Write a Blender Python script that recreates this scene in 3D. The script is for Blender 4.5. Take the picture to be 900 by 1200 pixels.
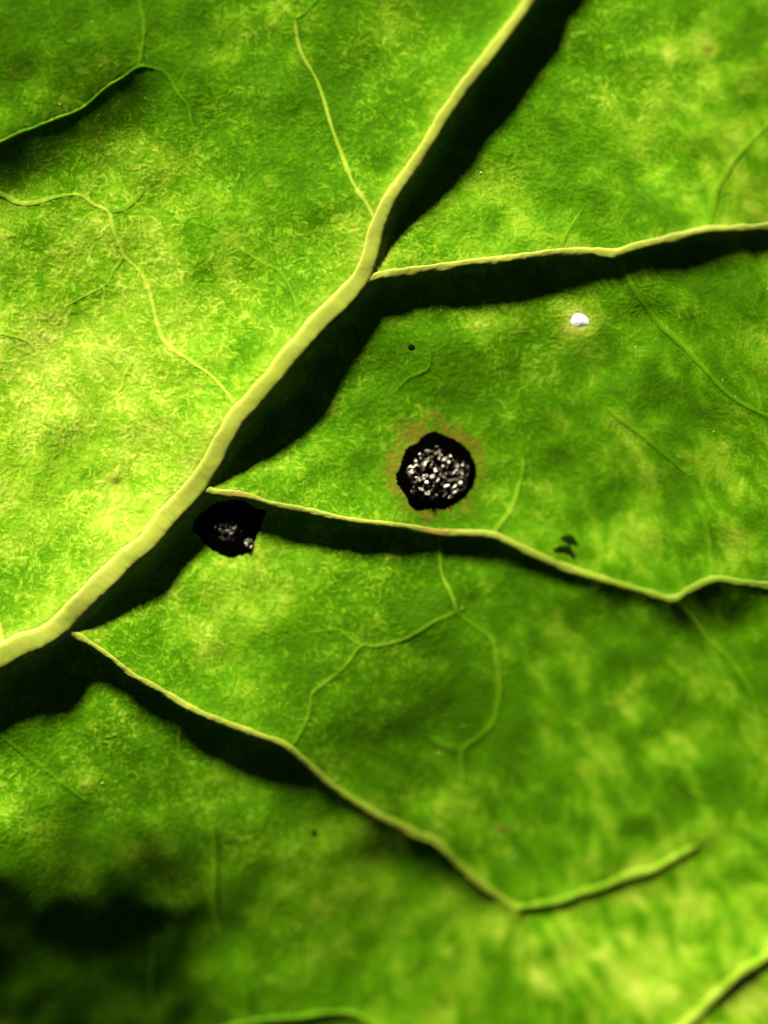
import bpy, math
import numpy as np
from mathutils import Vector, Matrix

# ------------------------------------------------------------------ set-up
# Macro of a leaf. Lengths are worked out in "photo pixels" (900 x 1200) on the
# leaf's own plane; one of them is 0.04 mm on the leaf, so the frame is 36 mm wide.
S = 4.0e-5
scene = bpy.context.scene
for o in list(bpy.data.objects):
    bpy.data.objects.remove(o)
col = scene.collection

def wx(px): return (px - 450.0) * S
def wy(py): return (600.0 - py) * S

# camera: macro lens straight above the leaf, wide open, so the parts of the leaf
# that bend towards it go soft
CAM_D = 0.35
cam_data = bpy.data.cameras.new('camera')
cam = bpy.data.objects.new('camera', cam_data)
col.objects.link(cam)
TILT = math.radians(5.0)                  # leans a little, so the leaf leaves the plane of focus at two corners
cam.location = (-0.7071 * math.sin(TILT) * CAM_D, 0.7071 * math.sin(TILT) * CAM_D, math.cos(TILT) * CAM_D)
_f = -Vector(cam.location).normalized()
_r = _f.cross(Vector((0, 1, 0))).normalized()
_u = _r.cross(_f)
cam.rotation_euler = Matrix((_r, _u, -_f)).transposed().to_euler()
cam_data.sensor_fit = 'VERTICAL'
cam_data.sensor_height = 24.0
cam_data.lens = 24.0 * CAM_D / (1200 * S)
cam_data.clip_start = 0.01
cam_data.clip_end = 50.0
cam_data.dof.use_dof = True
cam_data.dof.focus_distance = CAM_D - 31 * S
cam_data.dof.aperture_fstop = 4.6
scene.camera = cam

# light: one low sun from the top of the picture, slightly from the left, in dim
# surroundings
ELEV = math.radians(17.0)
LX, LY = 0.36, 0.933                      # the way shadows fall, in photo pixels
TAN = math.tan(ELEV)
world = bpy.data.worlds.new('World')
scene.world = world
world.use_nodes = True
wn = world.node_tree
sky = wn.nodes.new('ShaderNodeTexSky')
sky.sky_type = 'NISHITA'
sky.sun_disc = False
sky.sun_elevation = ELEV
sky.sun_rotation = math.atan2(-LX, LY)
bg = wn.nodes['Background']
bg.inputs['Strength'].default_value = 0.004
wn.links.new(sky.outputs[0], bg.inputs['Color'])

sun_data = bpy.data.lights.new('sun', 'SUN')
sun = bpy.data.objects.new('sun', sun_data)
col.objects.link(sun)
sun_data.energy = 5.0
sun_data.angle = math.radians(5.5)
sun_data.color = (1.0, 0.95, 0.76)
sun.rotation_euler = Vector((LX * math.cos(ELEV), -LY * math.cos(ELEV), -math.sin(ELEV))).to_track_quat('-Z', 'Y').to_euler()
sun.location = (-0.1, 0.2, 0.1)

scene.render.engine = 'CYCLES'
scene.cycles.use_denoising = True
scene.view_settings.view_transform = 'Standard'
scene.view_settings.look = 'None'
scene.view_settings.gamma = 1.0
scene.view_settings.use_curve_mapping = False
scene.view_settings.exposure = 2.28

# ------------------------------------------------------------------ grids and noise
STEP = 1.25
X0, X1, Y0, Y1 = -110.0, 1010.0, -110.0, 1310.0
NX = int((X1 - X0) / STEP) + 1
NY = int((Y1 - Y0) / STEP) + 1
gx = X0 + STEP * np.arange(NX)
gy = Y0 + STEP * np.arange(NY)
GX, GY = np.meshgrid(gx, gy)              # [row = y, column = x]

def fft_blur(a, sx, sy=None):
    """Gaussian blur, sigma in photo pixels."""
    sy = sx if sy is None else sy
    fx = np.fft.rfftfreq(a.shape[1], STEP)[None, :]
    fy = np.fft.fftfreq(a.shape[0], STEP)[:, None]
    k = np.exp(-2 * math.pi ** 2 * ((fx * sx) ** 2 + (fy * sy) ** 2))
    return np.fft.irfft2(np.fft.rfft2(a) * k, s=a.shape)

def noise(seed, sx, sy=None):
    r = np.random.default_rng(seed)
    n = fft_blur(r.standard_normal((NY, NX)), sx, sy)
    return (n - n.mean()) / n.std()

def bil(a, px, py):
    u = np.clip((np.asarray(px, float) - X0) / STEP, 0, NX - 1.001)
    v = np.clip((np.asarray(py, float) - Y0) / STEP, 0, NY - 1.001)
    i = u.astype(int); j = v.astype(int); fu = u - i; fv = v - j
    return (a[j, i] * (1 - fu) * (1 - fv) + a[j, i + 1] * fu * (1 - fv)
            + a[j + 1, i] * (1 - fu) * fv + a[j + 1, i + 1] * fu * fv)

def sstep(a, b, x):
    t = np.clip((x - a) / (b - a), 0, 1)
    return t * t * (3 - 2 * t)

def gauss(x, y, sx, sy=None):
    sy = sx if sy is None else sy
    return np.exp(-0.5 * (((GX - x) / sx) ** 2 + ((GY - y) / sy) ** 2))

# ------------------------------------------------------------------ the veins
# x, y, width, length of the shadow the vein throws (all in photo pixels)
MIDRIB = [(-190, 850, 32, 95), (-80, 806, 31, 95), (0, 770, 30, 95), (40, 750, 29, 98), (67, 733, 28, 90),
          (90, 712, 27, 45), (112, 690, 27, 42), (143, 660, 27, 56), (172, 633, 27, 66), (199, 602, 27, 70),
          (225, 575, 27, 44), (240, 554, 26, 20), (253, 533, 26, 32), (264, 512, 26, 50), (278, 487, 26, 66),
          (298, 467, 25, 80), (328, 430, 25, 92), (353, 401, 24, 92), (375, 377, 24, 78), (397, 357, 24, 66),
          (417, 334, 24, 62), (429, 312, 23, 20), (436, 290, 21, 12), (443, 263, 20, 30), (457, 232, 18, 46),
          (480, 198, 17, 60), (507, 157, 16, 73), (533, 117, 16, 80), (567, 73, 15, 80), (593, 38, 14, 78),
          (622, -3, 13, 78), (655, -60, 13, 78), (710, -170, 12, 70)]
SIDE = {
 'a': [(425, 330, 9, 55), (445, 324, 10, 60), (457, 322, 9, 56), (480, 318, 10, 50), (513, 313, 9, 58), (553, 307, 9, 61),
       (593, 303, 9, 61), (633, 297, 8, 58), (660, 295, 9, 51), (693, 295, 9, 42), (720, 296, 10, 30), (747, 288, 9, 34),
       (783, 280, 9, 43), (823, 269, 10, 46), (853, 268, 9, 38), (900, 265, 9, 30), (980, 255, 9, 30), (1070, 232, 9, 25)],
 'b': [(232, 573, 8, 58), (247, 576, 9, 56), (265, 578, 8, 54), (284, 580, 8, 50), (300, 584, 7, 53), (315, 589, 6, 50),
       (340, 594, 6, 52), (370, 600, 6, 52), (400, 607, 6, 52), (443, 613, 7, 47), (477, 617, 8, 42), (513, 624, 9, 30),
       (547, 625, 8, 38), (577, 627, 8, 35), (600, 637, 8, 32), (650, 660, 8, 24), (683, 672, 8, 20), (717, 682, 8, 18),
       (757, 693, 8, 17), (787, 701, 10, 12), (807, 691, 9, 20), (837, 679, 9, 26), (867, 683, 8, 14), (900, 686, 8, 9),
       (980, 700, 8, 9), (1070, 712, 8, 9)],
 'c': [(68, 733, 7, 75), (80, 740, 8, 75), (97, 748, 7, 66), (127, 768, 7, 55), (153, 788, 7, 52), (187, 808, 8, 56), (220, 828, 9, 70),
       (257, 844, 9, 74), (300, 860, 9, 76), (333, 873, 9, 72), (360, 895, 9, 52), (380, 913, 9, 36), (400, 928, 9, 26),
       (427, 945, 9, 22), (450, 960, 9, 20), (487, 977, 9, 20), (513, 987, 10, 22), (540, 1015, 8, 16), (567, 1038, 8, 12),
       (597, 1060, 9, 8), (605, 1066, 10, 7)],
 'c2': [(603, 1065, 9, 8), (650, 1057, 10, 6), (690, 1045, 11, 6), (733, 1029, 12, 6), (767, 1018, 12, 6),
        (800, 1001, 11, 4), (818, 991, 6, 2)],
 'd': [(-170, 235, 8, 14), (-80, 197, 7, 14), (0, 167, 6, 13), (27, 155, 6, 10), (60, 142, 6, 8), (97, 127, 5, 7), (123, 105, 5, 8),
       (143, 92, 5, 9), (163, 79, 5, 8), (180, 80, 4, 3)],
 'e': [(740, 1270, 14, 10), (775, 1228, 14, 10), (812, 1193, 14, 5), (828, 1177, 14, 6), (860, 1147, 14, 9), (900, 1119, 14, 8), (960, 1075, 13, 8), (1070, 1000, 12, 12)],
 'f': [(200, 1235, 9, 8), (250, 1211, 9, 8), (300, 1197, 9, 4), (350, 1193, 10, 5), (393, 1187, 9, 7), (430, 1196, 7, 5), (490, 1240, 6, 6)],
}
SIDE_PALE = {'a': 1.0, 'b': 1.0, 'c': 0.88, 'c2': 0.35, 'd': 0.0, 'e': 0.42, 'f': 0.3}
# thin veins that throw no shadow of their own: pale, then x, y, width
LETS = [
 (0.80, [(441, 262, 6), (430, 240, 5), (417, 220, 5), (403, 187, 5), (387, 143, 5), (372, 97, 5), (352, 58, 5), (345, 23, 4)]),
 (0.30, [(345, 23, 4), (336, 12, 3), (327, 3, 3), (318, -20, 3)]),
 (0.25, [(345, 23, 3), (358, 14, 3), (374, -2, 3)]),
 (0.62, [(-60, 205, 5), (0, 227, 5), (20, 237, 5), (40, 238, 5), (67, 231, 5), (93, 229, 4), (110, 240, 4), (127, 249, 4), (133, 270, 4),
         (143, 293, 4), (147, 302, 4), (163, 317, 4), (173, 337, 5), (182, 370, 5), (193, 400, 6), (220, 420, 4), (247, 440, 4), (263, 457, 4), (275, 474, 5)]),
 (0.35, [(127, 249, 3), (145, 244, 3), (160, 233, 3), (168, 224, 2)]),
 (0.45, [(146, 300, 3), (133, 318, 3), (125, 333, 3), (100, 347, 3), (78, 359, 2)]),
 (0.45, [(-40, 385, 3), (0, 391, 4), (30, 399, 4), (43, 411, 4), (50, 425, 3)]),
 (0.40, [(155, 425, 3), (146, 440, 3), (142, 455, 3), (128, 467, 2)]),
 (0.30, [(78, 452, 3), (95, 468, 3), (113, 490, 3), (128, 508, 3), (150, 535, 2)]),
 (0.40, [(287, 294, 3), (307, 307, 3), (327, 317, 4), (340, 337, 3), (350, 363, 4), (353, 384, 4)]),
 (0.40, [(165, -60, 4), (165, 0, 4), (169, 25, 4), (168, 50, 4), (163, 78, 4)]),
 (0.38, [(178, 80, 3), (192, 84, 3), (200, 94, 3), (207, 108, 4), (221, 126, 4), (224, 142, 4), (228, 154, 3)]),
 (0.28, [(655, 295, 4), (662, 275, 4), (670, 262, 3), (682, 246, 3)]),
 (0.30, [(829, 268, 8), (833, 245, 8), (840, 222, 7), (858, 194, 6), (884, 162, 5), (930, 118, 4)]),
 (0.25, [(503, 395, 2), (503, 430, 3), (480, 443, 3), (465, 458, 2)]),
 (0.32, [(724, 297, 5), (733, 318, 5), (743, 337, 6), (758, 360, 5), (773, 380, 6), (800, 404, 6), (827, 434, 6), (860, 467, 5), (910, 492, 4), (960, 500, 4)]),
 (0.16, [(713, 482, 4), (744, 506, 4), (775, 530, 4), (803, 555, 3)]),
 (0.55, [(513, 624, 5), (515, 640, 4), (518, 672, 4), (530, 700, 4), (535, 717, 5)]),
 (0.42, [(535, 717, 4), (510, 728, 4), (475, 748, 4), (440, 757, 4), (424, 757, 5), (405, 780, 4), (380, 801, 4), (366, 813, 5), (362, 835, 5), (355, 852, 5), (341, 874, 6)]),
 (0.35, [(424, 757, 4), (410, 748, 3), (395, 738, 3), (360, 742, 2)]),
 (0.38, [(535, 717, 4), (555, 732, 4), (577, 750, 4), (582, 775, 4), (585, 810, 5), (578, 845, 5), (560, 865, 5), (541, 880, 5), (543, 910, 4), (541, 930, 2)]),
 (0.25, [(541, 880, 4), (520, 873, 4), (503, 866, 3)]),
 (0.42, [(577, 627, 6), (585, 615, 6), (597, 600, 5), (607, 575, 5), (613, 545, 4), (611, 530, 3)]),
 (0.30, [(460, 616, 4), (463, 605, 4), (464, 598, 3)]),
 (0.25, [(812, 560, 8), (820, 590, 8), (830, 625, 6), (834, 655, 5), (837, 679, 6)]),
 (0.35, [(787, 701, 6), (800, 712, 5), (830, 748, 6), (865, 785, 6), (885, 820, 6), (893, 862, 6), (920, 930, 5)]),
 (0.22, [(222, 830, 4), (213, 852, 4), (211, 877, 4), (224, 908, 5), (233, 927, 6), (247, 963, 6), (252, 993, 6), (252, 1060, 6), (263, 1107, 6), (283, 1147, 6), (290, 1190, 6), (296, 1240, 6)]),
 (0.22, [(182, 1105, 4), (179, 1165, 4), (188, 1200, 5), (200, 1240, 5)]),
 (0.22, [(-60, 815, 4), (0, 862, 4), (60, 908, 4), (102, 940, 3)]),
 (0.40, [(605, 1066, 7), (611, 1095, 6), (614, 1140, 6), (620, 1166, 5), (626, 1190, 3)]),
 (0.90, [(3, 762, 9), (-1, 742, 9), (-6, 715, 8), (-22, 650, 8), (-60, 560, 7)]),
 (0.22, [(800, 920, 3), (818, 930, 4), (833, 936, 4)]),
 (0.18, [(60, -20, 3), (58, 10, 3), (66, 32, 3), (76, 48, 2)]),
]

def curve(pts, step):
    """Catmull-Rom through the points; returns rows sampled about every `step` px."""
    P = np.array(pts, float)
    P = np.vstack([2 * P[0] - P[1], P, 2 * P[-1] - P[-2]])
    out = []
    for k in range(1, len(P) - 2):
        p0, p1, p2, p3 = P[k - 1], P[k], P[k + 1], P[k + 2]
        n = max(1, int(round(np.hypot(*(p2 - p1)[:2]) / step)))
        for t in np.arange(n) / n:
            q = 0.5 * (2 * p1 + (p2 - p0) * t + (2 * p0 - 5 * p1 + 4 * p2 - p3) * t * t + (3 * p1 - p0 - 3 * p2 + p3) * t ** 3)
            q[2:] = p1[2:] * (1 - t) + p2[2:] * t
            out.append(q)
    out.append(P[-2])
    return np.array(out)

# ------------------------------------------------------------------ height of the leaf blade
# slow swells: how steeply each area faces the light (1 = flat)
face = np.full((NY, NX), 0.92)
for x, y, sx, sy, a in [(130, 480, 190, 230, .13), (40, 50, 150, 80, -.42), (480, 70, 130, 100, -.22), (470, 440, 120, 60, -.22),
                        (740, 470, 190, 110, -.22), (890, 240, 45, 55, -.35), (790, 150, 90, 80, .14), (440, 850, 130, 70, -.38),
                        (690, 820, 190, 110, -.2), (60, 1120, 135, 95, -1.35), (150, 1030, 75, 38, -.5), (40, 1230, 170, 80, -.9), (265, 1150, 30, 40, .3), (430, 1050, 160, 120, -.36),
                        (770, 1110, 150, 80, .30), (5, 945, 45, 35, .45), (120, 900, 90, 35, -.15), (310, 700, 110, 45, .12)]:
    face += a * gauss(x, y, sx, sy)
for x, y, sx, sy, a in [(-60, 222, 50, 30, -.75), (10, 196, 46, 27, -.75), (62, 166, 36, 22, -.6), (108, 138, 30, 21, -.6), (150, 112, 30, 22, -.65),
                        (470, 1000, 40, 18, -.3), (530, 1030, 30, 16, -.25), (690, 1062, 40, 12, -.3), (770, 1036, 36, 14, -.4), (850, 712, 36, 16, -.5),
                        (875, 1160, 25, 14, -.4), (790, 725, 30, 12, -.2)]:
    face += a * gauss(x, y, sx, sy)
across = (GX - 450) * LY - (GY - 600) * LX          # px to the right of the light's path
bend = 60.0 * np.clip((across - 60) / 520.0, 0, None) ** 1.7
face = -0.10 + 0.09 * np.logaddexp(0, (face + 0.10) / 0.09)      # never quite turns away from the light
slope = TAN * (face - 0.92)
# integrate the slope along the direction of the light, row by row
base = np.zeros((NY, NX))
dx = LX / LY * STEP
sh = dx / STEP
for j in range(1, NY):
    prev = base[j - 1]
    i = np.arange(NX) - sh
    i0 = np.clip(np.floor(i).astype(int), 0, NX - 1); i1 = np.clip(i0 + 1, 0, NX - 1)
    f = np.clip(i - i0, 0, 1)
    base[j] = prev[i0] * (1 - f) + prev[i1] * f + slope[j] * STEP / LY
base -= bil(base, 450, 560)
base += (0.75 * noise(3, 14) + 1.5 * noise(4, 32)) * np.clip(face, 0.7, 1)
base += bend                               # the right of the leaf bends up, towards the lens

majors = [np.array(MIDRIB, float)] + [np.array(v, float) for v in SIDE.values()]
REACH = [(15.0, 105.0)] + [{'c2': (6.0, 30.0), 'd': (7.0, 40.0), 'e': (6.0, 40.0), 'f': (6.0, 22.0)}.get(k, (15.0, 105.0 if k != 'c' else 90.0)) for k in SIDE]

def ridge_field(samples, R, reach=True, span=16.0):
    """max over vein samples of the ridge that rises to each vein."""
    out = np.zeros((NY, NX))
    for smp, r, (RS, RL) in zip(samples, R, REACH if reach else [(0, 0)] * len(samples)):
        W = 330.0 if reach else span
        # nearest sample per cell: march the samples, keep the smallest distance
        if reach:
            kk = np.exp(-0.5 * (np.arange(-30, 31) / (70.0 / max(np.hypot(*np.diff(smp[:, :2], axis=0).T).mean(), 1))) ** 2)
            rs_ = np.convolve(np.pad(r, 30, mode='edge'), kk / kk.sum(), 'valid')
        else:
            rs_ = r
        bs_ = np.zeros((NY, NX))
        best = np.full((NY, NX), 1e9); bu = np.zeros((NY, NX)); bw = np.zeros((NY, NX)); br = np.zeros((NY, NX))
        for (x, y, w, *_), rr, rq in zip(smp, r, rs_):
            i0 = max(0, int((x - W - X0) / STEP)); i1 = min(NX, int((x + W - X0) / STEP) + 1)
            j0 = max(0, int((y - W - Y0) / STEP)); j1 = min(NY, int((y + W - Y0) / STEP) + 1)
            if i0 >= i1 or j0 >= j1:
                continue
            ddx = gx[None, i0:i1] - x; ddy = gy[j0:j1, None] - y
            d2 = ddx * ddx + ddy * ddy
            m = d2 < best[j0:j1, i0:i1]
            best[j0:j1, i0:i1][m] = d2[m]
            bu[j0:j1, i0:i1][m] = (ddx * LX + ddy * LY)[m]
            bw[j0:j1, i0:i1][m] = w
            br[j0:j1, i0:i1][m] = rr
            bs_[j0:j1, i0:i1][m] = rq
        d = np.sqrt(best)
        if reach:
            u = bu / np.maximum(d, 1e-3)
            up = 1 - sstep(-0.45, 0.25, u)
            rch = RS + (RL - RS) * up
            k_ = up * (1 - np.exp(-d / 30.0))
            br = br * (1 - k_) + bs_ * k_
            f = br * np.exp(-np.maximum(d - bw * 0.5, 0) / rch)
        else:
            f = br * np.exp(-(d / (bw * 0.9 + 1.0)) ** 2)
        out = np.maximum(out, f)
    return out

coarse = [curve(m, 9.0) for m in majors]
TUBE = 0.13                                # how far a vein stands proud, in widths
Rs = [np.maximum(c[:, 3] * TAN, 1.0) for c in coarse]
STEP_FINE = STEP
def at_light_end(z, c):
    return bil(z, c[:, 0] + LX * c[:, 3], c[:, 1] + LY * c[:, 3])
# fit the crest heights on a coarse grid so that each shadow ends where it should
def bil_on(a, step, x, y):
    u = np.clip((x - X0) / step, 0, a.shape[1] - 1).astype(int); v = np.clip((y - Y0) / step, 0, a.shape[0] - 1).astype(int)
    return a[np.ix_(v, u)]
_save = (STEP, NX, NY, gx, gy, base)
STEP = 6.0
gx = np.arange(X0, X1 + 1, STEP); gy = np.arange(Y0, Y1 + 1, STEP); NX, NY = len(gx), len(gy)
base_c = bil_on(_save[5], _save[0], gx, gy)
for it in range(6):
    rf = ridge_field(coarse, Rs)
    z = base_c + rf
    new = []
    for c, r in zip(coarse, Rs):
        want = at_light_end(z, c) - bil(base_c, c[:, 0], c[:, 1]) + TAN * c[:, 3] - TUBE * c[:, 2] * 0.9
        want = np.clip(want, 1.0, 60.0)
        want = np.convolve(np.pad(want, 2, mode='edge'), [.1, .2, .4, .2, .1], 'valid')
        if c is coarse[0]:                 # the midrib's crest runs evenly past the side veins
            kg = np.exp(-0.5 * (np.arange(-12, 13) / 3.5) ** 2)
            want = np.convolve(np.pad(want, 12, mode='edge'), kg / kg.sum(), 'valid')
        new.append(0.5 * r + 0.5 * want)
    Rs = new
STEP, NX, NY, gx, gy, base = _save

fine = [curve(m, 4.0) for m in majors]
Rf = []
for c, f, r in zip(coarse, fine, Rs):
    lc = np.concatenate([[0], np.cumsum(np.hypot(*np.diff(c[:, :2], axis=0).T))])
    lf = np.concatenate([[0], np.cumsum(np.hypot(*np.diff(f[:, :2], axis=0).T))])
    Rf.append(np.interp(lf / lf[-1], lc / lc[-1], r))
# hold the long reach down for the fine pass by working on every second cell
_save = (STEP, NX, NY, gx, gy)
STEP = 3.0
gx = np.arange(X0, X1 + 1, STEP); gy = np.arange(Y0, Y1 + 1, STEP); NX, NY = len(gx), len(gy)
rf = ridge_field(fine, Rf)
rf_c, nxc, nyc = rf, NX, NY
up = None
def sample_coarse(a):
    return bil(a, *np.meshgrid(_save[3], _save[4]))
ridge = sample_coarse(rf_c)
STEP, NX, NY, gx, gy = _save
ridge = fft_blur(ridge, 2.2)

lets = [curve(p, 2.5) for _, p in LETS]
small = ridge_field(lets, [np.full(len(c), 1.0) * c[:, 2] * 0.06 for c in lets], False)
zs = base + ridge + small                  # smooth surface, in px

# felt of short flecks: noise drawn out along a wandering direction
ang = 0.6 * noise(11, 30) + 0.8 * noise(12, 7)
lean = sstep(450, 800, GX + 0.35 * (GY - 600))
theta = ang * 1.5 * (1 - 0.72 * lean) + lean * 1.05 + (1 - lean) * 0.9
theta += sstep(820, 1000, GY) * (1 - sstep(350, 650, GX)) * 0.5
cx, cy = np.cos(theta), np.sin(theta)
rng = np.random.default_rng(5)
JJ, II = np.mgrid[0:NY, 0:NX]
def felt(th):
    ux, uy = np.cos(th), np.sin(th)
    white = fft_blur(rng.standard_normal((NY, NX)), 0.55)
    out = white.copy()
    for sgn in (1, -1):
        pi, pj = II.astype(float), JJ.astype(float)
        for k in range(3):
            qi = np.clip(np.rint(pi).astype(int), 0, NX - 1); qj = np.clip(np.rint(pj).astype(int), 0, NY - 1)
            pi = pi + sgn * ux[qj, qi]; pj = pj + sgn * uy[qj, qi]
            qi = np.clip(np.rint(pi).astype(int), 0, NX - 1); qj = np.clip(np.rint(pj).astype(int), 0, NY - 1)
            out += white[qj, qi]
    return (out - out.mean()) / out.std()
lic_a = felt(theta); lic_b = felt(theta + 1.2 * (1 - 0.6 * lean))
lic = np.where(np.abs(lic_a) > np.abs(lic_b), lic_a, lic_b)
lic = (lic - lic.mean()) / lic.std()
calm = 1 - 0.45 * lean                     # fewer flecks to the right
z = zs + (0.13 * lic * calm + 0.09 * noise(21, 5) + 0.06 * noise(22, 1.0)) * np.clip(face, 0.12, 1.05)

# ------------------------------------------------------------------ blade colour, with some broad light and shade painted in
pale = 0.16 + 0.06 * noise(31, 22) + 0.06 * noise(32, 8) + 0.05 * noise(33, 60)
pale += 0.36 * gauss(110, 490, 165, 220) + 0.06 * gauss(270, 230, 110, 90) + 0.20 * gauss(810, 175, 85, 75) + 0.40 * gauss(780, 1130, 120, 75)  # broad lit areas painted paler, along with the blade's own yellowing
pale += 0.35 * gauss(787, 64, 9, 7) + 0.40 * gauss(830, 54, 13, 11) + 0.35 * gauss(8, 942, 32, 28) + 0.35 * gauss(104, 915, 6, 8) + 0.2 * gauss(180, 912, 10, 6)
pale += 0.12 * gauss(310, 690, 90, 45) - 0.10 * gauss(60, 70, 130, 70)  # second term paints the dim top left corner darker
fleck = sstep(0.2, 2.0, lic + 0.25 * noise(34, 3)) * (0.45 + 0.55 * sstep(-0.6, 0.9, noise(35, 26) + 2.2 * gauss(130, 450, 220, 260) - 0.3))
pale += (0.34 * fleck * calm - 0.13 * sstep(0.1, 1.6, -lic) * calm)
pale += 0.95 * np.exp(-(((GX - 679) / 21) ** 2 + ((GY - 375) / 20) ** 2)) * (1 + 0.15 * noise(36, 4))  # pale ring paints the white spot's glow onto the blade
w2 = fft_blur(rng.standard_normal((NY, NX)), 4.0)
streak = w2.copy()
for sgn in (1, -1):
    for k in range(1, 9):
        qi = np.clip(np.rint(II + sgn * 2.2 * k * cx).astype(int), 0, NX - 1); qj = np.clip(np.rint(JJ + sgn * 2.2 * k * cy).astype(int), 0, NY - 1)
        streak += w2[qj, qi]
streak = (streak - streak.mean()) / streak.std()
pale += (0.025 + 0.065 * lean) * streak + 0.05 * lean * noise(38, 14)
near = ridge_field([fine[0], fine[1], fine[2], fine[3]], [np.full(len(fine[0]), .5), np.full(len(fine[1]), .35), np.full(len(fine[2]), .25), np.full(len(fine[3]), .2)], False, 40.0)
pale = np.clip(np.clip(pale, 0, 1) + near * (1 - pale), 0, 1)
r1 = np.hypot(GX - 510, (GY - 552) * 0.98) + 3.5 * noise(41, 7) + 1.2 * noise(42, 2.2)
angp = np.arctan2(GY - 552, GX - 510)
halo_w = 62 + 3 * np.cos(angp - math.radians(225)) + 2 * np.cos(2 * (angp - math.radians(45)))
stain = (1 - sstep(-9, 4, r1 - halo_w)) * (0.55 + 0.24 * noise(43, 3) + 0.18 * np.cos(angp + math.radians(110)) + 0.22 * lic)
stain += 0.7 * np.exp(-(((GX - 513) / 16) ** 2 + ((GY - 623) / 4) ** 2))
for x, y, r, a in [(829.5, 58, 3.2, .9), (588, 971, 4.0, .9), (18, 89, 2.2, .8), (137, 564, 4.0, .55), (233, 452, 2, .6), (205, 946, 2.2, .7)]:
    stain += a * gauss(x, y, r * 1.25, r * 0.9)
stain = np.clip(stain, 0, 1)
dark = np.zeros((NY, NX))
for x, y, r, a in [(588, 972, 2.2, .6), (137, 563, 3.0, .55), (817, 615, 3.2, .3)]:
    dark += a * gauss(x, y, r * 1.3, r * 0.7)

# ------------------------------------------------------------------ materials
def nodes(mat):
    mat.use_nodes = True
    nt = mat.node_tree
    return nt, nt.nodes['Principled BSDF'], nt.links.new

def attr(nt, name):
    n = nt.nodes.new('ShaderNodeAttribute'); n.attribute_name = name
    return n.outputs['Fac']

def mix(nt, fac, a, b):
    m = nt.nodes.new('ShaderNodeMix'); m.data_type = 'RGBA'
    L = nt.links.new
    for sock, v in ((m.inputs[0], fac), (m.inputs[6], a), (m.inputs[7], b)):
        if hasattr(v, 'links') or isinstance(v, bpy.types.NodeSocket):
            L(v, sock)
        else:
            sock.default_value = v if not isinstance(v, tuple) else (*v, 1)
    return m.outputs[2]

def ramp(nt, fac, stops):
    r = nt.nodes.new('ShaderNodeValToRGB')
    e = r.color_ramp.elements
    while len(e) < len(stops):
        e.new(0.5)
    for k, (p, c) in zip(e, stops):
        k.position = p; k.color = (*c, 1)
    nt.links.new(fac, r.inputs[0])
    return r.outputs[0]

def tex_noise(nt, scale, detail=3, rough=0.55, dist=0.0):
    tc = nt.nodes.new('ShaderNodeTexCoord')
    n = nt.nodes.new('ShaderNodeTexNoise')
    n.inputs['Scale'].default_value = scale; n.inputs['Detail'].default_value = detail
    n.inputs['Roughness'].default_value = rough; n.inputs['Distortion'].default_value = dist
    nt.links.new(tc.outputs['Object'], n.inputs['Vector'])
    return n.outputs['Fac']

def bump(nt, height, strength, dist):
    b = nt.nodes.new('ShaderNodeBump')
    b.inputs['Strength'].default_value = strength; b.inputs['Distance'].default_value = dist
    nt.links.new(height, b.inputs['Height'])
    return b.outputs['Normal']

GREENS = [(0.0, (0.032, 0.100, 0.0)), (0.22, (0.050, 0.152, 0.0002)), (0.5, (0.128, 0.242, 0.006)), (0.8, (0.25, 0.33, 0.030)), (1.0, (0.34, 0.38, 0.055))]
m_blade = bpy.data.materials.new('leaf_blade')
nt, bs, L = nodes(m_blade)
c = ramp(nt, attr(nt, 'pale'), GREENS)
c = mix(nt, attr(nt, 'stain'), c, (0.115, 0.100, 0.008))
c = mix(nt, attr(nt, 'dark'), c, (0.006, 0.008, 0.002))
L(c, bs.inputs['Base Color'])
bs.inputs['Roughness'].default_value = 0.55
bs.inputs['Specular IOR Level'].default_value = 0.05
L(bump(nt, tex_noise(nt, 1 / (5 * S), 4, 0.6), 0.35, 0.6 * S), bs.inputs['Normal'])

VEINS = [(0.0, (0.045, 0.125, 0.001)), (0.4, (0.10, 0.205, 0.004)), (0.75, (0.20, 0.265, 0.014)), (1.0, (0.285, 0.325, 0.038))]
m_vein = bpy.data.materials.new('leaf_vein')
nt, bs, L = nodes(m_vein)
c = ramp(nt, attr(nt, 'pale'), VEINS)
c = mix(nt, attr(nt, 'stain'), c, (0.23, 0.13, 0.02))
L(c, bs.inputs['Base Color'])
bs.inputs['Roughness'].default_value = 0.5
bs.inputs['Specular IOR Level'].default_value = 0.25
bs.inputs['Subsurface Weight'].default_value = 0.5
bs.inputs['Subsurface Radius'].default_value = (1.0, 1.0, 0.3)
bs.inputs['Subsurface Scale'].default_value = 5 * S
L(bump(nt, tex_noise(nt, 1 / (9 * S), 4, 0.6), 0.25, 0.8 * S), bs.inputs['Normal'])

m_tar = bpy.data.materials.new('black_tar_crust')
nt, bs, L = nodes(m_tar)
L(ramp(nt, tex_noise(nt, 1 / (8 * S)), [(0.3, (0.0003, 0.0003, 0.0003)), (0.8, (0.0008, 0.0007, 0.0005))]), bs.inputs['Base Color'])
bs.inputs['Roughness'].default_value = 0.9
bs.inputs['Specular IOR Level'].default_value = 0.0

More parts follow.
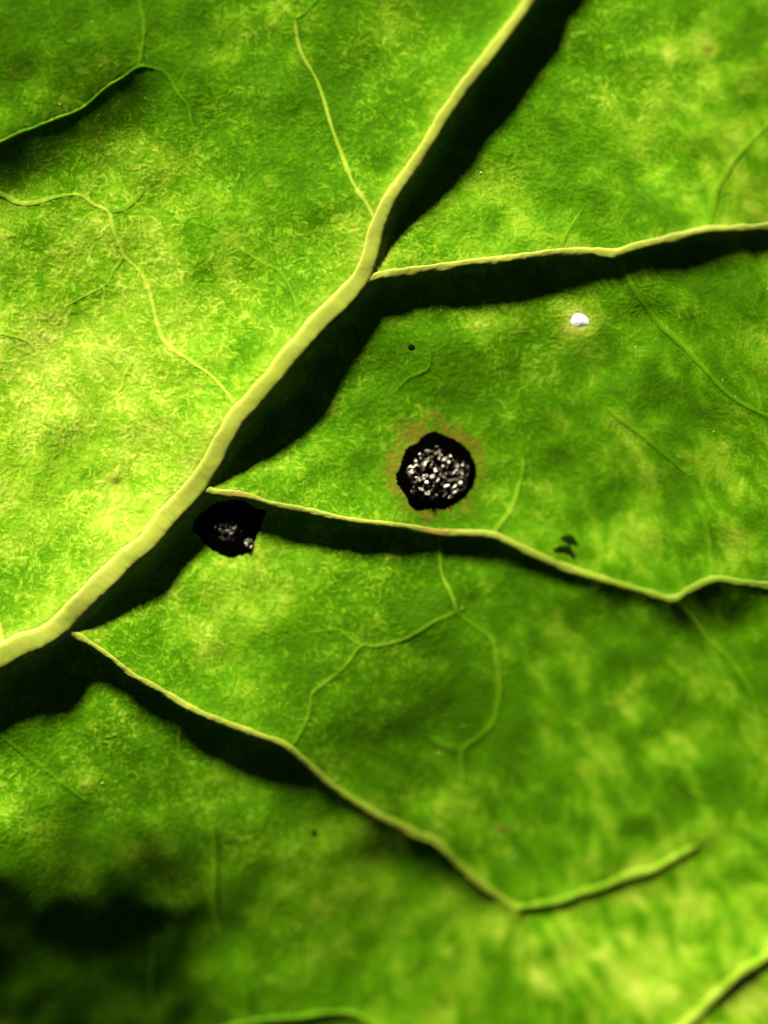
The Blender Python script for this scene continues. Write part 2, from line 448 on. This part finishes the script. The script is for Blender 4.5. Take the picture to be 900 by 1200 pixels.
m_glit = bpy.data.materials.new('wrinkled_black_film')
nt, bs, L = nodes(m_glit)
L(ramp(nt, tex_noise(nt, 1 / (6 * S), 4, 0.65), [(0.45, (0.001, 0.001, 0.0008)), (0.56, (0.010, 0.008, 0.006)), (0.64, (0.30, 0.26, 0.17))]), bs.inputs['Base Color'])  # cream noise patches paint glints into the film's colour
bs.inputs['Roughness'].default_value = 0.36
bs.inputs['Specular IOR Level'].default_value = 1.0
bs.inputs['Specular Tint'].default_value = (1.0, 0.90, 0.76, 1)
L(bump(nt, tex_noise(nt, 1 / (5 * S), 3, 0.6), 0.5, 1.2 * S), bs.inputs['Normal'])

m_white = bpy.data.materials.new('white_glow')  # white that stands in for light through a pinhole
nt, bs, L = nodes(m_white)
L(ramp(nt, tex_noise(nt, 1 / (6 * S)), [(0.3, (0.80, 0.82, 0.84)), (0.7, (0.88, 0.89, 0.90))]), bs.inputs['Base Color'])
bs.inputs['Roughness'].default_value = 0.35
bs.inputs['Subsurface Weight'].default_value = 0.0

m_debris = bpy.data.materials.new('dark_plant_crumb')
nt, bs, L = nodes(m_debris)
L(ramp(nt, tex_noise(nt, 1 / (5 * S)), [(0.3, (0.003, 0.007, 0.0005)), (0.7, (0.010, 0.018, 0.0015))]), bs.inputs['Base Color'])
bs.inputs['Roughness'].default_value = 0.8
bs.inputs['Specular IOR Level'].default_value = 0.0

m_grain = bpy.data.materials.new('glossy_glint_sliver')  # pale gloss of the slivers added for glints
nt, bs, L = nodes(m_grain)
L(ramp(nt, tex_noise(nt, 1 / (60 * S)), [(0.3, (0.30, 0.36, 0.06)), (0.7, (0.45, 0.48, 0.16))]), bs.inputs['Base Color'])
bs.inputs['Roughness'].default_value = 0.25

# ------------------------------------------------------------------ mesh helpers
def mesh_obj(name, verts, faces, mat, parent=None, smooth=True, attrs=None):
    me = bpy.data.meshes.new(name)
    verts = np.asarray(verts, np.float32); faces = np.asarray(faces, np.int32)
    k = faces.shape[1]
    me.vertices.add(len(verts)); me.vertices.foreach_set('co', verts.ravel())
    me.loops.add(faces.size); me.loops.foreach_set('vertex_index', faces.ravel())
    me.polygons.add(len(faces)); me.polygons.foreach_set('loop_start', np.arange(0, faces.size, k, dtype=np.int32))
    me.polygons.foreach_set('use_smooth', np.full(len(faces), smooth))
    for n, v in (attrs or {}).items():
        a = me.attributes.new(n, 'FLOAT', 'POINT'); a.data.foreach_set('value', np.asarray(v, np.float32).ravel())
    me.update(calc_edges=True)
    me.materials.append(mat)
    o = bpy.data.objects.new(name, me); col.objects.link(o)
    o.parent = parent
    return o

zlow = fft_blur(np.pad(zs, 100, mode='edge'), 45.0)[100:100 + NY, 100:100 + NX]      # the leaf's broad shape
_C, _R, _U, _F = (np.array(v) for v in (cam.location, _r, _u, _f))
def to_world(px, py, pz):
    """Photo pixel to the point where its ray meets the leaf's broad shape, then the height there."""
    px = np.asarray(px, float); py = np.asarray(py, float)
    k = S / CAM_D
    d = _F + (px - 450.0)[..., None] * k * _R + (600.0 - py)[..., None] * k * _U
    t = (bil(zlow, px, py) * S - _C[2]) / d[..., 2]
    p = _C + d * t[..., None]
    p[..., 2] = np.asarray(pz, float) * S
    return p

# ------------------------------------------------------------------ the leaf
leaf = bpy.data.objects.new('leaf', None); col.objects.link(leaf)
leaf['label'] = 'bright green leaf with raised pale yellow veins and two black tar spots'
leaf['category'] = 'leaf'

idx = np.arange(NX * NY).reshape(NY, NX)
q = np.stack([idx[:-1, :-1], idx[1:, :-1], idx[1:, 1:], idx[:-1, 1:]], -1).reshape(-1, 4)
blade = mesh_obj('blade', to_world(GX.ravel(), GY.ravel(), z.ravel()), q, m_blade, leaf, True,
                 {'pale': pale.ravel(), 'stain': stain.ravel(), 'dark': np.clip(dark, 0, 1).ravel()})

def vein(name, pts, pale_v, seed, flat, even=7, sink=0.12, power=2.6, taper=(False, False), rough=0.06, fade=None, blend=False):
    c = curve(pts, 2.0)
    c = c[(c[:, 0] > X0 + 8) & (c[:, 0] < X1 - 8) & (c[:, 1] > Y0 + 8) & (c[:, 1] < Y1 - 8)]      # the blade's own extent
    r = np.random.default_rng(seed)
    n = len(c)
    def wob(sig, amp):
        a = np.convolve(r.standard_normal(n + 8 * sig), np.exp(-0.5 * (np.arange(-4 * sig, 4 * sig + 1) / sig) ** 2), 'valid')[:n]
        return amp * a / (a.std() + 1e-9)
    t = np.gradient(c[:, :2], axis=0); t /= np.hypot(t[:, 0], t[:, 1])[:, None]
    nrm = np.stack([-t[:, 1], t[:, 0]], -1)
    hw = c[:, 2] * 0.5 * (1 + wob(2, rough) + wob(8, rough * 0.8))
    k = np.arange(n) * 2.0
    if taper[0]: hw = hw * np.sqrt(np.clip((k + 0.5) / 14, 0.02, 1))
    if taper[1]: hw = hw * np.sqrt(np.clip((k[::-1] + 0.5) / 14, 0.02, 1))
    off = wob(6, 0.05) * c[:, 2]
    M = 15
    a = np.linspace(-0.12 * math.pi, 1.12 * math.pi, M)
    ca, sa = np.cos(a), np.sin(a)
    px_ = np.sign(ca) * np.abs(ca) ** (2 / power); pz_ = np.sign(sa) * np.abs(sa) ** (2 / power)
    stri = r.standard_normal(M) * 0.03 + 0
    cz = bil(zs, c[:, 0], c[:, 1])
    cz = np.convolve(np.pad(cz, even // 2, mode='edge'), np.ones(even) / even, 'valid')
    lx = c[:, 0, None] + nrm[:, 0, None] * (px_[None] * hw[:, None] + off[:, None])
    ly = c[:, 1, None] + nrm[:, 1, None] * (px_[None] * hw[:, None] + off[:, None])
    up = pz_[None] * (1 + stri[None]) * (2 * hw * flat)[:, None]
    lz = cz[:, None] - sink * c[:, 2, None] + up + r.standard_normal((n, M)) * 0.05
    if not blend:
        inner = (np.abs(px_) < 0.985)[None]
        lz = np.where(inner, np.maximum(lz, bil(z, lx, ly) + 0.25 + 0.5 * flat * c[:, 2, None] * np.clip(1 - px_ ** 4, 0, 1)[None]), lz - 1.0)
    id_ = np.arange(n * M).reshape(n, M)
    f = np.stack([id_[:-1, :-1], id_[1:, :-1], id_[1:, 1:], id_[:-1, 1:]], -1).reshape(-1, 4)
    pv = np.full((n, M), pale_v) + r.standard_normal(M)[None] * 0.03 + (wob(10, 0.03) + wob(3, 0.02))[:, None]
    if fade is not None:
        pv = pv * np.interp(c[:, 0], *fade)[:, None]
    st = np.zeros((n, M)) + 0.75 * np.exp(-(((lx - 513) / 17) ** 2 + ((ly - 623) / 8) ** 2)) + 0.6 * np.exp(-(((lx - 282) / 22) ** 2 + ((ly - 577) / 5) ** 2))
    if blend:                              # thin veins show through the blade's own skin
        prof = np.clip(1 - (px_ * 1.02) ** 2, 0, 1)[None]
        end = np.clip(np.minimum(k + 4, k[::-1] + 4) / 16, 0, 1)[:, None]
        pv = bil(pale, lx, ly) * (1 - 0.5 * prof) + pv * prof * (0.35 + 0.65 * end)
        lz = bil(z, lx, ly) * 0.55 + bil(zs, lx, ly) * 0.45 + (0.10 + flat * c[:, 2, None] * prof) - 0.4 * (np.abs(px_)[None] > 0.97)
        return mesh_obj(name, to_world(lx.ravel(), ly.ravel(), lz.ravel()), f, m_blade, leaf, True,
                        {'pale': np.clip(pv, 0, 1).ravel(), 'stain': bil(stain, lx, ly).ravel(), 'dark': np.zeros(n * M)})
    return mesh_obj(name, to_world(lx.ravel(), ly.ravel(), lz.ravel()), f, m_vein, leaf, True,
                    {'pale': np.clip(pv, 0, 1).ravel(), 'stain': np.clip(st, 0, 1).ravel()})

vein('midrib', [(x, y, w * 0.98) for x, y, w, _ in MIDRIB], 0.97, 100, TUBE, even=25, power=3.2, rough=0.02)
for i, (k, pts) in enumerate(SIDE.items()):
    fade = {'b': ([0, 560, 700, 900], [1, 1, .72, .5]), 'c': ([0, 100, 330, 620], [1.15, 1.15, .95, .72]),
            'a': ([0, 700, 900], [1, 1, .93])}.get(k)
    vein('side_vein', [(x, y, w) for x, y, w, _ in pts], SIDE_PALE[k], 110 + i, TUBE, taper=(False, k in ('c2', 'd')), rough=0.09, fade=fade, blend=k in ('c2', 'd', 'e', 'f'))
for i, (p, pts) in enumerate(LETS):
    p = p * (0.80 if p < 0.5 else 0.9)
    vein('veinlet', [(x, y, w * 1.25) for x, y, w in pts], p, 200 + i, 0.03, power=2.0, rough=0.10, blend=True)

# ------------------------------------------------------------------ tar spots
def outline(poly, n=120):
    p = np.array(poly, float)
    p = np.vstack([p, p[:1]])
    q_ = curve([(*p[-2], 0)] + [(*a, 0) for a in p] + [(*p[1], 0)], 2.0)[:, :2]
    c = p[:-1].mean(0)
    a = np.arctan2(q_[:, 1] - c[1], q_[:, 0] - c[0]); r = np.hypot(q_[:, 0] - c[0], q_[:, 1] - c[1])
    o = np.argsort(a); a, r = a[o], r[o]
    t = np.linspace(-math.pi, math.pi, n, endpoint=False)
    return c, t, np.interp(t, np.r_[a - 2 * math.pi, a, a + 2 * math.pi], np.r_[r, r, r])

def polar_mesh(name, c, t, rad, height, mat, parent, seed, rings=22, jag=0.0, smooth=True):
    r = np.random.default_rng(seed)
    n = len(t)
    rad = rad + jag * r.standard_normal(n)
    rho = np.linspace(0, 1, rings + 1)[1:]
    R = rad[None] * rho[:, None]
    X = c[0] + R * np.cos(t)[None]; Y = c[1] + R * np.sin(t)[None]
    Z = height(X, Y, np.broadcast_to(rho[:, None], X.shape))
    X = np.r_[c[0], X.ravel()]; Y = np.r_[c[1], Y.ravel()]
    z0 = height(np.array([c[0]]), np.array([c[1]]), np.array([0.0]))
    Z = np.r_[z0, Z.ravel()]
    id_ = 1 + np.arange(rings * n).reshape(rings, n)
    nx_ = np.roll(id_, -1, 1)
    f = np.stack([id_[:-1], nx_[:-1], nx_[1:], id_[1:]], -1).reshape(-1, 4)[:, ::-1]
    cen = np.stack([np.zeros(n, int), nx_[0], id_[0], id_[0]], -1)
    # the middle fan is laid as thin quads on the first ring
    mid = np.stack([np.zeros(n // 2, int), id_[0][2::2].tolist() + [id_[0][0]], id_[0][1::2], id_[0][0::2]], -1)
    return mesh_obj(name, to_world(X, Y, Z), np.vstack([f, mid]), mat, parent, smooth)

def crumple(seed, cell, slope_sd, bias):
    """Height of a film crumpled into small tilted facets."""
    r = np.random.default_rng(seed)
    g = 14
    pts = (np.stack(np.meshgrid(np.arange(-g, g + 1), np.arange(-g, g + 1)), -1).reshape(-1, 2) + r.uniform(-.5, .5, ((2 * g + 1) ** 2, 2))) * cell
    sl = r.standard_normal((len(pts), 2)) * slope_sd + np.array([LX, LY]) * bias
    of = r.standard_normal(len(pts)) * cell * 0.12
    def h(x, y):
        shp = x.shape
        x = x.ravel(); y = y.ravel()
        d = (x[:, None] - pts[None, :, 0]) ** 2 + (y[:, None] - pts[None, :, 1]) ** 2
        w = np.exp(-(d - d.min(1, keepdims=True)) / (0.02 * cell * cell))
        pl = of[None] + sl[None, :, 0] * (x[:, None] - pts[None, :, 0]) + sl[None, :, 1] * (y[:, None] - pts[None, :, 1])
        return ((w * pl).sum(1) / w.sum(1)).reshape(shp)
    return h

SPOT1 = [(510, 503), (524, 509), (542, 517), (554, 530), (561, 550), (558, 568), (550, 582), (536, 592), (522, 600), (507, 598), (488, 601),
         (478, 594), (472, 580), (463, 568), (462, 556), (468, 540), (474, 524), (488, 517), (497, 507)]
SPOT2 = [(223, 619), (231, 605), (249, 590), (264, 586), (278, 584), (292, 588), (305, 595), (315, 599), (310, 609), (307, 622), (301, 635),
         (296, 649), (281, 653), (268, 656), (254, 650), (240, 641), (229, 628)]

def tar_spot(poly, label, seed, dome, centres):
    c, t, rad = outline(poly)
    zc = float(bil(zs, *c))
    # local ground: the blade under the spot, smoothed
    def ground(x, y): return bil(zs, x, y)
    def hgt(x, y, rho):
        return ground(x, y) + dome * (1 - rho ** 4) - 0.8 * rho ** 6 + 0.0
    spot = polar_mesh('tar_spot', c, t, rad, hgt, m_tar, leaf, seed, jag=0.35)
    spot['label'] = label
    for i, (ex, ey, ea, eb, sd, cell, bias) in enumerate(centres):
        tt = np.linspace(-math.pi, math.pi, 90, endpoint=False)
        rr = np.random.default_rng(seed + 10 + i)
        er = 1 / np.sqrt((np.cos(tt) / ea) ** 2 + (np.sin(tt) / eb) ** 2)
        er = er * (1 + 0.06 * np.sin(3 * tt + rr.uniform(0, 6)) + 0.05 * np.sin(5 * tt + rr.uniform(0, 6)) + 0.04 * np.sin(9 * tt + rr.uniform(0, 6)))
        cr = crumple(seed + 30 + i, cell, sd, bias)
        def h2(x, y, rho, cr=cr):
            return ground(x, y) + dome + 1.1 * (1 - rho ** 3) - 0.9 + (1 - rho ** 8) * cr(x - ex, y - ey)
        polar_mesh('wrinkled_centre', (ex, ey), tt, er, h2, m_glit, spot, seed + 50 + i, rings=44, jag=0.3, smooth=False)
    return spot

tar_spot(SPOT1, 'round black tar spot with a glittering wrinkled centre inside a brownish ring', 301, 3.0, [(512, 556, 36, 31, 0.58, 5.6, 0.42)])
tar_spot(SPOT2, 'black tar spot in the corner where a side vein leaves the midrib', 302, 3.0, [(268, 622, 17, 13, 0.42, 4.5, 0.0), (291, 637, 5.5, 6, 0.5, 4.0, 0.4)])

# ------------------------------------------------------------------ glossy slivers added to make glints on the blade
rg = np.random.default_rng(77)
V, F = [], []
nb = 170
for k in range(nb):
    x, y = rg.uniform(-100, 1000), rg.uniform(-100, 1300)
    if np.hypot(x - 511, y - 552) < 50 or np.hypot(x - 268, y - 620) < 46:
        continue
    if x < 320 and y > 930:
        continue
    th = float(bil(theta, x, y)) + rg.normal(0, 0.5)
    ln = rg.uniform(1.2, 3.0); wd = rg.uniform(0.25, 0.5)
    tx, ty = math.cos(th), math.sin(th)
    b0 = len(V)
    zz = float(bil(z, x, y))
    for u, v, h in ((-ln, 0, -.2), (0, wd, 0.0), (ln, 0, 0.5), (0, -wd, 0.0), (0, 0, 0.3 + rg.uniform(0, .3))):
        V.append(to_world(x + tx * u - ty * v, y + ty * u + tx * v, zz + h))
    F += [(b0, b0 + 1, b0 + 4), (b0 + 1, b0 + 2, b0 + 4), (b0 + 2, b0 + 3, b0 + 4), (b0 + 3, b0, b0 + 4)]
slivers = mesh_obj('glint_slivers', np.array(V), np.array(F)[:, ::-1], m_grain, leaf, False)
slivers['kind'] = 'stuff'

# ------------------------------------------------------------------ small things on the leaf, and the pinhole's stand-in glow
def crumb(name, line, width, height, mat, label, category, seed, group=None, lump=0.15):
    """A small solid body along a line, rounded at both ends, resting on the blade."""
    c = curve([(x, y, w) for x, y, w in line], 0.8)
    r = np.random.default_rng(seed)
    n, M = len(c), 14
    t = np.gradient(c[:, :2], axis=0); t /= np.hypot(t[:, 0], t[:, 1])[:, None]
    nrm = np.stack([-t[:, 1], t[:, 0]], -1)
    s = np.linspace(-1, 1, n)
    prof = np.sqrt(np.clip(1 - s ** 2, 0.0, 1)) ** 0.8 + 0.01
    a = np.linspace(0, 2 * math.pi, M, endpoint=False)
    hw = c[:, 2] * 0.5 * prof * (1 + lump * np.convolve(r.standard_normal(n + 6), np.ones(7) / 2.6, 'valid'))
    lx = c[:, 0, None] + nrm[:, 0, None] * hw[:, None] * np.cos(a)[None]
    ly = c[:, 1, None] + nrm[:, 1, None] * hw[:, None] * np.cos(a)[None]
    g = bil(zs, c[:, 0], c[:, 1])[:, None]
    lz = g + height * (0.75 * prof[:, None] * np.sin(a)[None] + 0.5) * (1 + lump * r.standard_normal((n, M)) * 0.4)
    ox, oy = c[:, 0].mean(), c[:, 1].mean(); oz = float(g.mean())
    id_ = np.arange(n * M).reshape(n, M); nx_ = np.roll(id_, -1, 1)
    f = np.stack([id_[:-1], id_[1:], nx_[1:], nx_[:-1]], -1).reshape(-1, 4)
    v = to_world(lx.ravel(), ly.ravel(), lz.ravel())
    org = to_world(ox, oy, oz)
    o = mesh_obj(name, v - org, f, mat)
    o.location = org
    o['label'] = label; o['category'] = category
    if group: o['group'] = group
    return o

gt = np.linspace(-math.pi, math.pi, 48, endpoint=False)
gr = 1 / np.sqrt((np.cos(gt - 0.15) / 11.0) ** 2 + (np.sin(gt - 0.15) / 8.5) ** 2) * (1 + 0.05 * np.sin(3 * gt + 1) + 0.04 * np.sin(5 * gt))
glow = polar_mesh('pinhole_glow', (679, 375.5), gt, gr, lambda x, y, rho: bil(zs, x, y) + 1.15 * (1 - rho ** 2) - 0.2 + 0.10 * bil(lic, x, y) * (1 - rho), m_white, None, 401, rings=12)  # white dome added in place of light coming through a pinhole
glow.data.transform(Matrix.Translation(-Vector(to_world(679.0, 375.5, float(bil(zs, 679, 375.5))))))
glow.location = to_world(679.0, 375.5, float(bil(zs, 679, 375.5)))
glow['label'] = 'white dome standing in for the pinhole grain on the leaf just below the upper side vein'
glow['category'] = 'glow'
crumb('debris_fleck', [(656, 630, 6), (662, 631, 10), (669, 633, 9), (677, 638, 4)], 6, 0.9, m_debris,
      'wedge shaped dark fleck of debris, the straighter of two above a side vein', 'debris', 402, 'dark debris flecks')
crumb('debris_fleck', [(648, 645, 4), (655, 643, 7), (664, 643, 8), (669, 647, 8), (673, 653, 5)], 6, 0.9, m_debris,
      'curved dark fleck of debris, the one closer to the side vein below', 'debris', 403, 'dark debris flecks')
crumb('debris_speck', [(478, 407, 4), (482, 406, 6), (486, 406, 4)], 5, 0.7, m_debris,
      'tiny round dark speck on the green between two side veins above the round tar spot', 'debris', 404, 'dark specks')
crumb('debris_speck', [(365, 973, 5), (368, 975, 7), (371, 976, 5)], 5, 0.8, m_debris,
      'tiny round dark speck just below the lowest side vein', 'debris', 405, 'dark specks')
